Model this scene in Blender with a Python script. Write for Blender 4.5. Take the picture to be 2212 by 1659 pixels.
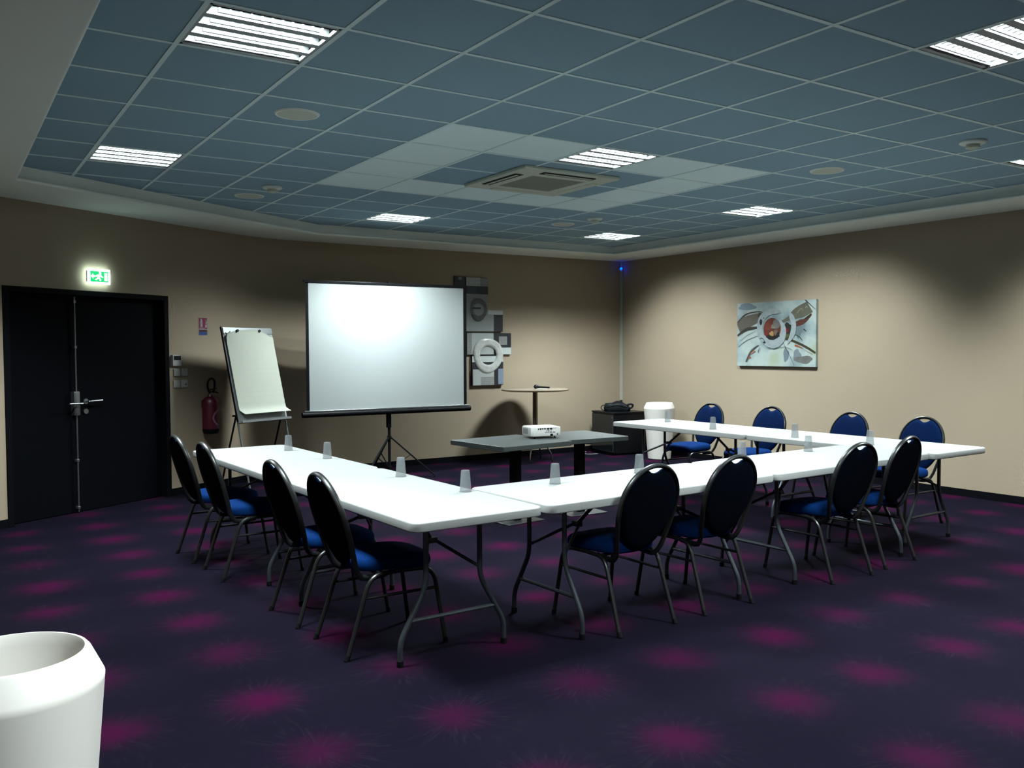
import bpy, bmesh, math, random
from mathutils import Vector, Matrix
random.seed(7)
R = math.radians
for o in list(bpy.data.objects): bpy.data.objects.remove(o)
S = bpy.context.scene
C = S.collection

# ------------------------------------------------------------ camera, world, exposure
CAM = Vector((-5.7707, -4.9591, 1.52))
cd = bpy.data.cameras.new('camera'); cam = bpy.data.objects.new('camera', cd); C.objects.link(cam)
cd.sensor_width = 36; cd.lens = 1912.49 / 2212 * 36; cd.clip_start = .05; cd.clip_end = 60
cam.matrix_world = Matrix.Translation(CAM) @ Matrix.Rotation(-.5762, 4, 'Z') @ Matrix.Rotation(math.pi/2 - .0397, 4, 'X') @ Matrix.Rotation(-.0042, 4, 'Z')
S.camera = cam
w = bpy.data.worlds.new('world'); S.world = w; w.use_nodes = True
w.node_tree.nodes['Background'].inputs[0].default_value = (.5, .6, .7, 1)
w.node_tree.nodes['Background'].inputs[1].default_value = .0
S.view_settings.view_transform = 'Standard'; S.view_settings.look = 'None'
S.view_settings.gamma = 1; S.view_settings.use_curve_mapping = False
S.view_settings.exposure = 0.0

LAMP_W = 56.0        # watts of every louvre slot
TUBE = 4.5           # radiance of the visible tubes
SPREAD = R(160)
ALB = .36            # overall reflectance scale: strong lamps over fairly dark surfaces

# ------------------------------------------------------------ helpers
def srgb(c):
    return tuple(((v/255+.055)/1.055)**2.4 if v/255 > .04045 else v/255/12.92 for v in c) + (1,)

class Node:
    def __init__(s, nt): s.nt = nt
    def n(s, t, **kw):
        x = s.nt.nodes.new(t)
        for k, v in kw.items(): setattr(x, k, v)
        return x
    def m(s, op, a, b=None, c=None):
        x = s.n('ShaderNodeMath', operation=op)
        for i, v in enumerate((a, b, c)):
            if v is None: continue
            if isinstance(v, (int, float)): x.inputs[i].default_value = v
            else: s.nt.links.new(v, x.inputs[i])
        return x.outputs[0]
    def mix(s, f, a, b):
        x = s.n('ShaderNodeMix', data_type='RGBA')
        for i, v in ((0, f), (6, a), (7, b)):
            if isinstance(v, (int, float, tuple)): x.inputs[i].default_value = v
            else: s.nt.links.new(v, x.inputs[i])
        return x.outputs[2]
    def noise(s, scale, detail=3, vec=None):
        x = s.n('ShaderNodeTexNoise'); x.inputs['Scale'].default_value = scale; x.inputs['Detail'].default_value = detail
        if vec is not None: s.nt.links.new(vec, x.inputs['Vector'])
        return x.outputs[0]
    def obj(s): return s.n('ShaderNodeTexCoord').outputs['Object']

def mat(name, col, rough=.6, metal=0, var=.06, scale=30, bump=0, bscale=200, emit=None, es=1, alpha=1, trans=0, spec=.5, col2=None, sheen=0, coat=0, ior=1.45, raw=False):
    m = bpy.data.materials.new(name); m.use_nodes = True
    nt = m.node_tree; k = Node(nt); p = nt.nodes['Principled BSDF']
    kk = 1 if (raw or emit) else ALB
    c = srgb(col) if max(col) > 1 else tuple(col) + (1,)
    c = tuple(v*kk for v in c[:3]) + (1,)
    vec = k.obj()
    if col2 is None:
        a = tuple(v*(1-var) for v in c[:3]) + (1,); b = tuple(min(1, v*(1+var)) for v in c[:3]) + (1,)
    else:
        a = c; b = srgb(col2) if max(col2) > 1 else tuple(col2) + (1,); b = tuple(v*kk for v in b[:3]) + (1,)
    nt.links.new(k.mix(k.noise(scale, 3, vec), a, b), p.inputs['Base Color'])
    p.inputs['Roughness'].default_value = rough; p.inputs['Metallic'].default_value = metal
    p.inputs['Specular IOR Level'].default_value = spec; p.inputs['IOR'].default_value = ior
    p.inputs['Alpha'].default_value = alpha; p.inputs['Transmission Weight'].default_value = trans
    p.inputs['Sheen Weight'].default_value = sheen; p.inputs['Coat Weight'].default_value = coat
    if emit:
        p.inputs['Emission Color'].default_value = srgb(emit) if max(emit) > 1 else tuple(emit)+(1,)
        p.inputs['Emission Strength'].default_value = es
    if bump:
        b_ = k.n('ShaderNodeBump'); b_.inputs['Strength'].default_value = bump; b_.inputs['Distance'].default_value = .002
        nt.links.new(k.noise(bscale, 4, vec), b_.inputs['Height']); nt.links.new(b_.outputs[0], p.inputs['Normal'])
    return m

class MB:
    def __init__(s): s.v = []; s.f = []; s.mi = []; s.cur = 0
    def add(s, vs, fs):
        o = len(s.v); s.v += [tuple(v) for v in vs]; s.f += [tuple(i+o for i in f) for f in fs]; s.mi += [s.cur]*len(fs); return s
    def box(s, x0, x1, y0, y1, z0, z1, M=None):
        vs = [Vector((x, y, z)) for x in (x0, x1) for y in (y0, y1) for z in (z0, z1)]
        if M: vs = [M @ v for v in vs]
        return s.add(vs, [(0,1,3,2),(4,6,7,5),(0,4,5,1),(2,3,7,6),(0,2,6,4),(1,5,7,3)])
    def bar(s, a, b, wx, wz, up=(0,0,1)):
        a = Vector(a); b = Vector(b); d = (b-a).normalized(); u = Vector(up)
        r = d.cross(u)
        if r.length < 1e-4: r = d.cross(Vector((1,0,0)))
        r.normalize(); u = r.cross(d).normalized()
        vs = [p + r*sx*wx/2 + u*sz*wz/2 for p in (a, b) for sx, sz in ((-1,-1),(1,-1),(1,1),(-1,1))]
        return s.add(vs, [(3,2,1,0),(4,5,6,7),(0,1,5,4),(1,2,6,5),(2,3,7,6),(3,0,4,7)])
    def tube(s, pts, r, n=10, closed=False, r2=None, ref=None, cap=True):
        pts = [Vector(p) for p in pts]; N = len(pts); rings = []
        nrm = Vector(ref) if ref else None
        for i, p in enumerate(pts):
            if closed: t = pts[(i+1) % N] - pts[i-1]
            else: t = pts[min(i+1, N-1)] - pts[max(i-1, 0)]
            t.normalize()
            if nrm is None:
                nrm = Vector((0,0,1)) if abs(t.z) < .9 else Vector((1,0,0))
            if ref: nrm = Vector(ref)
            nn = (nrm - t*nrm.dot(t))
            if nn.length < 1e-5: nn = t.orthogonal()
            nn.normalize(); nrm = nn if not ref else nrm
            b = t.cross(nn)
            rr = r[i] if isinstance(r, (list, tuple)) else r
            rn = rr if r2 is None else r2
            rings.append([p + nn*rn*math.cos(2*math.pi*k/n) + b*rr*math.sin(2*math.pi*k/n) for k in range(n)])
        vs = [v for q in rings for v in q]; fs = []
        M_ = N if closed else N-1
        for i in range(M_):
            j = (i+1) % N
            for k in range(n): fs.append((i*n+k, i*n+(k+1) % n, j*n+(k+1) % n, j*n+k))
        if not closed and cap:
            fs.append(tuple(range(n))[::-1]); fs.append(tuple((N-1)*n+k for k in range(n)))
        return s.add(vs, fs)
    def lathe(s, prof, n=32, cx=0, cy=0, cz=0, closed=False, cap=True):
        vs = []; fs = []
        P = len(prof)
        for (r, z) in prof:
            for k in range(n):
                a = 2*math.pi*k/n; vs.append((cx+r*math.cos(a), cy+r*math.sin(a), cz+z))
        for i in range(P if closed else P-1):
            j = (i+1) % P
            for k in range(n): fs.append((i*n+k, i*n+(k+1) % n, j*n+(k+1) % n, j*n+k))
        if not closed and cap:
            if prof[0][0] > 1e-6: fs.append(tuple(range(n))[::-1])
            if prof[-1][0] > 1e-6: fs.append(tuple((P-1)*n+k for k in range(n)))
        return s.add(vs, fs)
    def prism(s, poly, z0, z1, M=None, ch=0):
        # extrude outline (x, y) from z0 to z1 with an optional chamfer
        n = len(poly); lv = [(0, z0), (0, z1)]
        if ch:
            lv = [(ch, z0), (ch*.3, z0+ch*.3), (0, z0+ch), (0, z1-ch), (ch*.3, z1-ch*.3), (ch, z1)]
        cx = sum(p[0] for p in poly)/n; cy = sum(p[1] for p in poly)/n
        vs = []; fs = []
        for (o, z) in lv:
            for i, p in enumerate(poly):
                d = Vector((p[0]-cx, p[1]-cy)); L = d.length
                q = d*(1-o/L) if L else d
                v = Vector((cx+q.x, cy+q.y, z)); vs.append(M @ v if M else v)
        for i in range(len(lv)-1):
            for k in range(n): fs.append((i*n+k, i*n+(k+1) % n, (i+1)*n+(k+1) % n, (i+1)*n+k))
        fs.append(tuple(range(n))[::-1]); fs.append(tuple((len(lv)-1)*n+k for k in range(n)))
        return s.add(vs, fs)
    def build(s, name, mats, parent=None, smooth=True, bevel=0, kind=None, loc=None, ang=35, label=None):
        me = bpy.data.meshes.new(name); me.from_pydata(s.v, [], s.f)
        if not isinstance(mats, (list, tuple)): mats = [mats]
        for m in mats: me.materials.append(m)
        for i, p in enumerate(me.polygons): p.material_index = s.mi[i]
        bm = bmesh.new(); bm.from_mesh(me); bmesh.ops.remove_doubles(bm, verts=bm.verts, dist=1e-6)
        bmesh.ops.recalc_face_normals(bm, faces=bm.faces); bm.to_mesh(me); bm.free()
        if smooth:
            for p in me.polygons: p.use_smooth = True
            me.set_sharp_from_angle(angle=R(ang))
        o = bpy.data.objects.new(name, me); C.objects.link(o)
        if parent: o.parent = parent
        if loc: o.location = loc
        if bevel:
            b = o.modifiers.new('bevel', 'BEVEL'); b.width = bevel; b.segments = 2; b.limit_method = 'ANGLE'; b.angle_limit = R(40)
        if kind: o['kind'] = kind
        if label: o['label'] = label
        return o

def rrect(x0, x1, y0, y1, r, n=6):
    out = []
    for cx, cy, a0 in ((x1-r, y1-r, 0), (x0+r, y1-r, 90), (x0+r, y0+r, 180), (x1-r, y0+r, 270)):
        for k in range(n+1):
            a = R(a0 + 90*k/n); out.append((cx+r*math.cos(a), cy+r*math.sin(a)))
    return out
def catmull(P, n=6, closed=False):
    P = [Vector(p) for p in P]; out = []; N = len(P)
    for i in range(N if closed else N-1):
        if closed: a, b, c, d = P[i-1], P[i], P[(i+1) % N], P[(i+2) % N]
        else: a, b, c, d = P[max(i-1,0)], P[i], P[i+1], P[min(i+2,N-1)]
        for k in range(n):
            t = k/n
            out.append(.5*((2*b)+(-a+c)*t+(2*a-5*b+4*c-d)*t*t+(-a+3*b-3*c+d)*t**3))
    if not closed: out.append(P[-1])
    return out
def fillet(P, r, n=5):
    P = [Vector(p) for p in P]; out = [P[0]]
    for i in range(1, len(P)-1):
        a, b, c = P[i-1], P[i], P[i+1]
        u = (a-b); v = (c-b); rr = min(r, u.length*.49, v.length*.49)
        p, q = b+u.normalized()*rr, b+v.normalized()*rr
        for k in range(n+1):
            t = k/n; out.append(p*(1-t)**2 + b*2*t*(1-t) + q*t*t)
    out.append(P[-1]); return out

def thing(name, label, cat, loc=(0,0,0), rz=0, group=None):
    o = bpy.data.objects.new(name, None); C.objects.link(o); o.empty_display_size = .1
    o.location = loc; o.rotation_euler = (0, 0, rz); o['label'] = label; o['category'] = cat
    if group: o['group'] = group
    return o
def tag(o, label, cat, group=None):
    o['label'] = label; o['category'] = cat
    if group: o['group'] = group
    return o
def struct(o): o['kind'] = 'structure'; return o
def dup(root, loc, rz, label, group=None):
    def cp(o, par):
        c = o.copy(); C.objects.link(c)
        if par is not None: c.parent = par
        for ch in kids[o]: cp(ch, c)
        return c
    kids = {}
    def walk(o):
        kids[o] = list(o.children)
        for x in kids[o]: walk(x)
    walk(root)
    r = cp(root, None); r.location = loc; r.rotation_euler = (0, 0, rz); r['label'] = label
    if group: r['group'] = group
    return r

# ------------------------------------------------------------ materials
M = {}
M['wall'] = mat('wall_paint', (.255, .205, .142), .85, raw=True, var=.03, scale=3, bump=.15, bscale=120)
M['soffit'] = mat('soffit_paint', (.70, .76, .70), .9, raw=True, var=.03, scale=5)
M['tile_grey'] = mat('grey_ceiling_tile', (.250, .380, .455), .95, raw=True, var=.10, scale=120, spec=.1)
M['tile_white'] = mat('white_ceiling_tile', (.70, .85, .86), .95, raw=True, var=.03, scale=120, spec=.1)
M['runner'] = mat('ceiling_runner', (.60, .76, .76), .6, var=.03, raw=True)
M['black_trim'] = mat('black_trim', (.006, .007, .010), .6, spec=.05)
M['door'] = mat('black_door', (.004, .005, .008), .6, var=.1, scale=8, spec=.04)
M['steel'] = mat('brushed_steel', (.55, .58, .58), .35, metal=.9)
M['chrome'] = mat('chrome', (.7, .7, .68), .12, metal=1)
M['louvre'] = mat('louvre_metal', (.32, .36, .36), .5, raw=True)
M['reflector'] = mat('lamp_reflector', (.022, .024, .024), .5, raw=True, spec=.05)
M['tube'] = mat('fluorescent_tube', (.9, .9, .9), .5, emit=(.93, .98, 1.0), es=TUBE)
M['table'] = mat('white_table_plastic', (.235, .245, .235), .5, var=.015, raw=True, spec=.3, bump=.08, bscale=300)
M['leg_metal'] = mat('grey_table_leg', (.12, .145, .165), .36, metal=.6)
M['rubber'] = mat('black_rubber', (.008, .008, .01), .7, spec=.1)
M['chair_metal'] = mat('bronze_grey_chair_metal', (.085, .09, .09), .34, metal=.75)
M['cup'] = mat('frosted_plastic', (.55, .60, .62), .3, alpha=.30, var=.01)
M['plastic_white'] = mat('white_plastic', (.95, .96, .90), .45, var=.02)
M['planter'] = mat('white_planter_plastic', (.52, .50, .46), .55, var=.015, raw=True)
M['ceiling_white'] = mat('white_ceiling_plastic', (.66, .74, .68), .5, raw=True, var=.02)
M['cream'] = mat('cream_plastic', (.48, .53, .44), .55, var=.04, raw=True)
M['grille'] = mat('grey_grille', (.20, .21, .17), .7, var=.25, scale=60, raw=True)
M['black'] = mat('matt_black', (.006, .007, .009), .55, spec=.12)
M['gloss_black'] = mat('satin_black', (.012, .013, .016), .3, spec=.2)
M['screen'] = mat('projection_fabric', (.235, .255, .25), .8, var=.01, raw=True)
M['paper'] = mat('flipchart_paper', (.27, .285, .235), .8, var=.01, raw=True)
M['board'] = mat('grey_whiteboard', (.55, .60, .58), .35)
M['stone'] = mat('grey_stone_laminate', (.045, .057, .055), .42, col2=(.09, .108, .103), scale=160, spec=.5)
M['wood'] = mat('pale_wood_edge', (.34, .25, .15), .45, col2=(.22, .15, .08), scale=14)
M['wood_top'] = mat('speckled_table_top', (.45, .38, .29), .35)
M['pole'] = mat('dull_brass_pole', (.40, .34, .24), .28, metal=.85)
M['red'] = mat('extinguisher_red', (.17, .006, .035), .4)
M['blue'] = mat('label_blue', (.01, .10, .42), .5)
M['sign_red'] = mat('sign_red', (.42, .008, .09), .5)
M['sign_dark'] = mat('sign_dark_red', (.09, .004, .04), .5)
M['sign_white'] = mat('sign_white', (.62, .60, .58), .5)
M['light_pink'] = mat('pale_band', (.42, .28, .34), .5)
M['bag'] = mat('black_nylon', (.010, .013, .018), .6, spec=.15, bump=.4, bscale=90)
M['glass_dark'] = mat('smoked_glass', (.02, .026, .03), .08, spec=.6)
M['display'] = mat('dark_display', (.03, .035, .035), .3)
M['cable_white'] = mat('white_cable', (.7, .72, .72), .5)
M['conduit'] = mat('grey_white_conduit', (.34, .34, .28), .5, raw=True)
M['green_glow'] = mat('exit_green', (.0, .3, .08), .5, emit=(.02, .80, .22), es=1.0)
M['white_glow'] = mat('exit_white', (.8, .9, .85), .5, emit=(.80, 1.0, .93), es=2.5)
M['edge_glow'] = mat('exit_lamp_edge', (.8, .9, .9), .5, emit=(.72, 1.0, .95), es=22)
M['blue_glow'] = mat('blue_led', (0, .05, 1), .5, emit=(.0, .03, 1.0), es=14)

def fabric(name, base, dot, dens=.35):
    m = bpy.data.materials.new(name); m.use_nodes = True; nt = m.node_tree; k = Node(nt); p = nt.nodes['Principled BSDF']
    v = k.n('ShaderNodeTexVoronoi'); v.inputs['Scale'].default_value = 60; nt.links.new(k.obj(), v.inputs['Vector'])
    f = k.m('LESS_THAN', v.outputs['Distance'], .16)
    g = k.m('MULTIPLY', f, k.m('GREATER_THAN', k.noise(25, 2, k.obj()), 1-dens-.1))
    nz = k.mix(k.noise(90, 4, k.obj()), tuple(x*.65 for x in base)+(1,), tuple(x*1.4 for x in base)+(1,))
    nt.links.new(k.mix(g, nz, dot+(1,)), p.inputs['Base Color'])
    p.inputs['Roughness'].default_value = .9; p.inputs['Specular IOR Level'].default_value = .03
    b = k.n('ShaderNodeBump'); b.inputs['Strength'].default_value = .3; b.inputs['Distance'].default_value = .002
    nt.links.new(k.noise(400, 2, k.obj()), b.inputs['Height']); nt.links.new(b.outputs[0], p.inputs['Normal'])
    return m
M['fabric'] = fabric('blue_seat_fabric_lit', (.001, .013, .062), (.006, .04, .14))  # same cloth as the backrest front, coloured brighter for the light on it
M['fabric_front'] = fabric('blue_back_fabric_dim', (.0005, .0055, .027), (.003, .02, .07))  # seat cloth darkened: dimmer light on the upright back put into its colour
M['fabric_back'] = fabric('dark_back_fabric', (.0002, .0010, .0030), (.001, .006, .022))

def carpet():
    m = bpy.data.materials.new('starburst_carpet'); m.use_nodes = True; nt = m.node_tree; k = Node(nt); p = nt.nodes['Principled BSDF']
    sep = k.n('ShaderNodeSeparateXYZ'); nt.links.new(k.obj(), sep.inputs[0])
    u = k.m('DIVIDE', k.m('ADD', sep.outputs[0], 4.61 + .625*40.5), .625)
    v = k.m('DIVIDE', k.m('ADD', sep.outputs[1], 1.81 + .65*40.5), .65)
    iu, iv = k.m('FLOOR', u), k.m('FLOOR', v)
    cb = k.n('ShaderNodeCombineXYZ'); nt.links.new(iu, cb.inputs[0]); nt.links.new(iv, cb.inputs[1])
    wn = k.n('ShaderNodeTexWhiteNoise', noise_dimensions='2D'); nt.links.new(cb.outputs[0], wn.inputs[0])
    sc = k.n('ShaderNodeSeparateColor'); nt.links.new(wn.outputs['Color'], sc.inputs[0])
    jx = k.m('MULTIPLY', k.m('SUBTRACT', sc.outputs[0], .5), .10); jy = k.m('MULTIPLY', k.m('SUBTRACT', sc.outputs[1], .5), .10)
    du = k.m('MULTIPLY', k.m('ADD', k.m('SUBTRACT', k.m('SUBTRACT', u, iu), .5), jx), .625)
    dv = k.m('MULTIPLY', k.m('ADD', k.m('SUBTRACT', k.m('SUBTRACT', v, iv), .5), jy), .65)
    r = k.m('SQRT', k.m('ADD', k.m('MULTIPLY', du, du), k.m('MULTIPLY', dv, dv)))
    th = k.m('ARCTAN2', dv, du)
    # fine rays
    rz = k.n('ShaderNodeCombineXYZ'); nt.links.new(k.m('MULTIPLY', th, 9.0), rz.inputs[0]); nt.links.new(k.m('MULTIPLY', r, 5.0), rz.inputs[1]); nt.links.new(k.m('ADD', iu, k.m('MULTIPLY', iv, 7.3)), rz.inputs[2])
    ray = k.noise(2.2, 2, rz.outputs[0])
    ray = k.m('SMOOTH_MIN', 1.0, k.m('MAXIMUM', 0.0, k.m('MULTIPLY', k.m('SUBTRACT', ray, .52), 5.0)), .1)
    fade = k.m('MAXIMUM', 0.0, k.m('SUBTRACT', 1.0, k.m('DIVIDE', r, .36)))
    rays = k.m('MULTIPLY', ray, fade)
    # pink hearts, irregular
    wob = k.m('MULTIPLY', k.m('SUBTRACT', k.noise(7, 2, k.obj()), .5), .11)
    q = k.m('DIVIDE', k.m('ADD', r, wob), k.m('ADD', .125, k.m('MULTIPLY', sc.outputs[2], .03)))
    heart = k.m('POWER', 2.718, k.m('MULTIPLY', k.m('MULTIPLY', q, q), -1.15))
    heart = k.m('MULTIPLY', heart, k.m('ADD', .55, k.m('MULTIPLY', sc.outputs[1], .55)))
    big = k.noise(1.1, 3, k.obj()); fine = k.noise(260, 2, k.obj())
    base = k.mix(big, CARPET_A, CARPET_B)
    base = k.mix(k.m('MULTIPLY', rays, .55), base, CARPET_RAY)
    base = k.mix(k.m('MINIMUM', 1.0, heart), base, CARPET_PINK)
    base = k.mix(k.m('MULTIPLY', fine, .35), base, (.0, .0, .0, 1))
    nt.links.new(base, p.inputs['Base Color'])
    p.inputs['Roughness'].default_value = .95; p.inputs['Specular IOR Level'].default_value = .02
    p.inputs['Sheen Weight'].default_value = .014; p.inputs['Sheen Roughness'].default_value = .35; p.inputs['Sheen Tint'].default_value = (.75, .55, .72, 1)
    b = k.n('ShaderNodeBump'); b.inputs['Strength'].default_value = .5; b.inputs['Distance'].default_value = .004
    nt.links.new(fine, b.inputs['Height']); nt.links.new(b.outputs[0], p.inputs['Normal'])
    return m
CARPET_A = (.0022, .0018, .0060, 1); CARPET_B = (.0046, .0040, .0090, 1); CARPET_RAY = (.016, .015, .022, 1); CARPET_PINK = (.026, .0016, .0160, 1)
M['carpet'] = carpet()

# ------------------------------------------------------------ room shell
XR, YB, XK = 2.97, 5.43, -2.52           # right wall, screen wall, start of the angled door wall
P0 = Vector((-5.29, 3.75)); DW = Vector((.8550, .5187)); NR = Vector((.5187, -.8550)); AD = math.atan2(DW.y, DW.x)
SK = (XK - P0.x)/DW.x                     # where the door wall meets the screen wall
def dwp(s, off=0, z=0): q = P0 + DW*s + NR*off; return Vector((q.x, q.y, z))
XL, YF = -7.5, -7.2
SL = (XL - P0.x)/DW.x; YL = P0.y + DW.y*SL
HC, HS = 2.95, 2.83

b = MB(); b.box(XL-.2, XR+.2, YF-.2, YB+.4, -.1, 0)
struct(b.build('floor', M['carpet'], smooth=False))
TL = .45                                   # tangent length of the softly rounded corner
def corner_arc(off):
    # points from the screen wall to the door wall, offset into the room
    c0 = Vector((XK, YB)); a = Vector((1, 0)); d_ = Vector((-DW.x, -DW.y)); th_ = math.acos(max(-1, min(1, a.dot(d_)))); half = (math.pi-th_)/2
    rad = TL/math.tan(half); rad = TL*math.tan(th_/2)
    p1 = c0 + a*TL; ctr = p1 + Vector((0, -rad)); out = []
    a0 = math.pi/2; a1 = math.atan2(-NR.y, -NR.x)
    for k in range(13):
        t_ = a0 + (a1-a0)*k/12; out.append((ctr.x + (rad-off)*math.cos(t_), ctr.y + (rad-off)*math.sin(t_)))
    return out
def corner_piece(name, m, o0, o1, z0, z1):
    A, B = corner_arc(o0), corner_arc(o1); n = len(A); b = MB(); vs = []
    for z in (z0, z1): vs += [(x, y, z) for x, y in A] + [(x, y, z) for x, y in B]
    fs = []
    for k in range(n-1):
        fs += [(k, k+1, 2*n+k+1, 2*n+k), (n+k, 3*n+k, 3*n+k+1, n+k+1), (k, n+k, n+k+1, k+1), (2*n+k, 2*n+k+1, 3*n+k+1, 3*n+k)]
    fs += [(0, 2*n, 3*n, n), (n-1, 2*n-1, 4*n-1, 3*n-1)]
    b.add(vs, fs); return struct(b.build(name, m))
corner_piece('wall_corner', M['wall'], 0, -.15, 0, HC+.1)
b = MB(); b.box(XK+TL, XR+.15, YB, YB+.15, 0, HC+.1); struct(b.build('wall_back', M['wall'], smooth=False))
b = MB(); b.box(XR, XR+.15, YF, YB, 0, HC+.1); struct(b.build('wall_right', M['wall'], smooth=False))
b = MB(); b.box(XL-.15, XL, YF, YL, 0, HC+.1); struct(b.build('wall_left', M['wall'], smooth=False))
b = MB(); b.box(XL-.15, XR+.15, YF-.15, YF, 0, HC+.1); struct(b.build('wall_front', M['wall'], smooth=False))
MD = Matrix.Translation((P0.x, P0.y, 0)) @ Matrix.Rotation(AD, 4, 'Z')     # x along the door wall, y into it
b = MB(); b.box(SL, 0, 0, .15, 0, HC+.1, MD); b.box(1.80, SK-TL, 0, .15, 0, HC+.1, MD); b.box(0, 1.80, 0, .15, 2.08, HC+.1, MD)
b.box(-.3, 2.1, .15, .2, 0, 2.3, MD)
struct(b.build('wall_door_side', M['wall'], smooth=False))

# ceiling: tiles in a 0.6 m grid, clipped by the cove
LIGHTS = [(-8,-2), (-8,3), (-3,0), (-3,6), (2,6), (2,2), (2,-3), (-3,-5), (-8,-7), (2,-8), (-3,-10)]
X0, X1, Y0, Y1 = -5.23, 2.28, -6.5, 4.78
def ceil_mesh(z, body):
    bm = bmesh.new()
    body(bm)
    for co, no in (((X0,0,0),(-1,0,0)), ((X1,0,0),(1,0,0)), ((0,Y1,0),(0,1,0)), ((0,Y0,0),(0,-1,0)), ((P0.x+NR.x*.78, P0.y+NR.y*.78, 0), (-NR.x,-NR.y,0))):
        bmesh.ops.bisect_plane(bm, geom=bm.verts[:]+bm.edges[:]+bm.faces[:], plane_co=co, plane_no=no, clear_outer=True)
    return bm
def tiles(bm):
    for i in range(-9, 4):
        for j in range(-11, 8):
            if (i, j) in LIGHTS: continue
            f = bm.faces.new([bm.verts.new((x*.6, y*.6, HC)) for x, y in ((i,j),(i,j+1),(i+1,j+1),(i+1,j))])
            white = (-5 <= i <= -1 and 0 <= j <= 3) and not (-4 <= i <= -2 and 1 <= j <= 2)
            f.material_index = 1 if white else 0
bm = ceil_mesh(HC, tiles); me = bpy.data.meshes.new('ceiling'); bm.to_mesh(me); bm.free()
me.materials.append(M['tile_grey']); me.materials.append(M['tile_white'])
o = bpy.data.objects.new('ceiling', me); C.objects.link(o); struct(o)
def cube(bm, x0, x1, y0, y1, z0, z1):
    v = [bm.verts.new((x, y, z)) for x in (x0, x1) for y in (y0, y1) for z in (z0, z1)]
    for f in ((0,1,3,2),(4,6,7,5),(0,4,5,1),(2,3,7,6),(0,2,6,4),(1,5,7,3)): bm.faces.new([v[i] for i in f])
def runners(bm):
    for i in range(-9, 5): cube(bm, i*.6-.012, i*.6+.012, Y0-.5, Y1+.5, HC-.004, HC+.003)
    for j in range(-11, 9): cube(bm, X0-.5, X1+.5, j*.6-.012, j*.6+.012, HC-.0035, HC+.003)
bm = ceil_mesh(HC, runners); me = bpy.data.meshes.new('trim_1'); bm.to_mesh(me); bm.free(); me.materials.append(M['runner'])
o = bpy.data.objects.new('trim_1', me); C.objects.link(o); struct(o)

# soffit round the tiled field: cove face, small lip, flat underside
def off_poly(d):   # inner edge of the soffit, offset d outwards from the tile field
    # corners: A right/back, B back/door, Cc door/left, D left/front, E right/front
    a = (X1+d, Y1+d)
    off = .78 - d
    def on_y(y): s = ((y - P0.y - NR.y*off)/DW.y); return (P0.x + DW.x*s + NR.x*off, y)
    def on_x(x): s = ((x - P0.x - NR.x*off)/DW.x); return (x, P0.y + DW.y*s + NR.y*off)
    return [a, on_y(Y1+d), on_x(X0-d), (X0-d, Y0-d), (X1+d, Y0-d)]
outer = [(XR, YB), (XK, YB), (XL, YL), (XL, YF), (XR, YF)]
loops = [(off_poly(0), HC+.01), (off_poly(0), HS+.034), (off_poly(-.010), HS+.028), (off_poly(-.014), HS+.014), (off_poly(-.008), HS+.003), (off_poly(.004), HS), (outer, HS)]
b = MB(); vs = []; fs = []
for L, z in loops: vs += [(p[0], p[1], z) for p in L]
for i in range(len(loops)-1):
    for k in range(5): fs.append((i*5+k, i*5+(k+1) % 5, (i+1)*5+(k+1) % 5, (i+1)*5+k))
b.add(vs, fs); struct(b.build('trim_2', M['soffit'], ang=60))
b = MB(); b.box(XL-.2, XR+.2, YF-.2, YB+.4, HC+.12, HC+.2); struct(b.build('trim_3', M['soffit'], smooth=False))   # slab above the false ceiling

# baseboards
BH, BT = .075, .014
b = MB(); b.box(XK+TL, XR-.001, YB-BT, YB-.001, 0, BH); struct(b.build('baseboard_back', M['black_trim'], smooth=False))
b = MB(); b.box(XR-BT, XR-.001, YF+.001, YB-BT, 0, BH); struct(b.build('baseboard_right', M['black_trim'], smooth=False))
b = MB(); b.box(SL+.02, -.002, -BT, -.001, 0, BH, MD); b.box(1.802, SK-TL, -BT, -.001, 0, BH, MD); struct(b.build('baseboard_left', M['black_trim'], smooth=False))

corner_piece('baseboard_corner', M['black_trim'], BT, .001, 0, BH)
# double door in its recess
dr = bpy.data.objects.new('door_1', None); C.objects.link(dr); dr.location = (P0.x, P0.y, 0); dr.rotation_euler = (0, 0, AD); struct(dr)
b = MB()
for x0, x1 in ((.0, .055), (1.745, 1.80)): b.box(x0, x1, -.012, .13, 0, 2.08)
b.box(.055, 1.745, -.012, .13, 2.03, 2.08)
b.build('door_frame', M['black_trim'], dr, bevel=.003)
b = MB(); b.box(.058, .768, .075, .12, .006, 2.027); lf = b.build('door_leaf', M['door'], dr, bevel=.002)
b = MB(); b.box(.772, 1.742, .075, .12, .006, 2.027); rf = b.build('door_leaf', M['door'], dr, bevel=.002)
b = MB(); b.tube([(.735,.045,.012), (.735,.045,2.02)], .008, 8); b.build('bolt_rod', M['steel'], lf)
for z in (1.975, 1.552, .493, .05):
    b = MB(); b.box(.722, .748, .036, .075, z-.014, z+.014); b.build('rod_bracket', M['steel'], lf, bevel=.003)
b = MB(); b.prism([(.700,.075),(.700,.030),(.712,.018),(.750,.018),(.762,.030),(.762,.075)], .915, 1.14, ch=.006)
b.build('bolt_case', M['steel'], lf)
b = MB(); b.tube(fillet([(.772,.03,1.025), (.772,-.005,1.025), (.62,-.010,1.03)], .012), .009, 8); b.build('door_handle', M['steel'], lf)
b = MB()
MX = Matrix.Translation((.856, .075, 1.040)) @ Matrix.Rotation(math.pi/2, 4, 'X')
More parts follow.
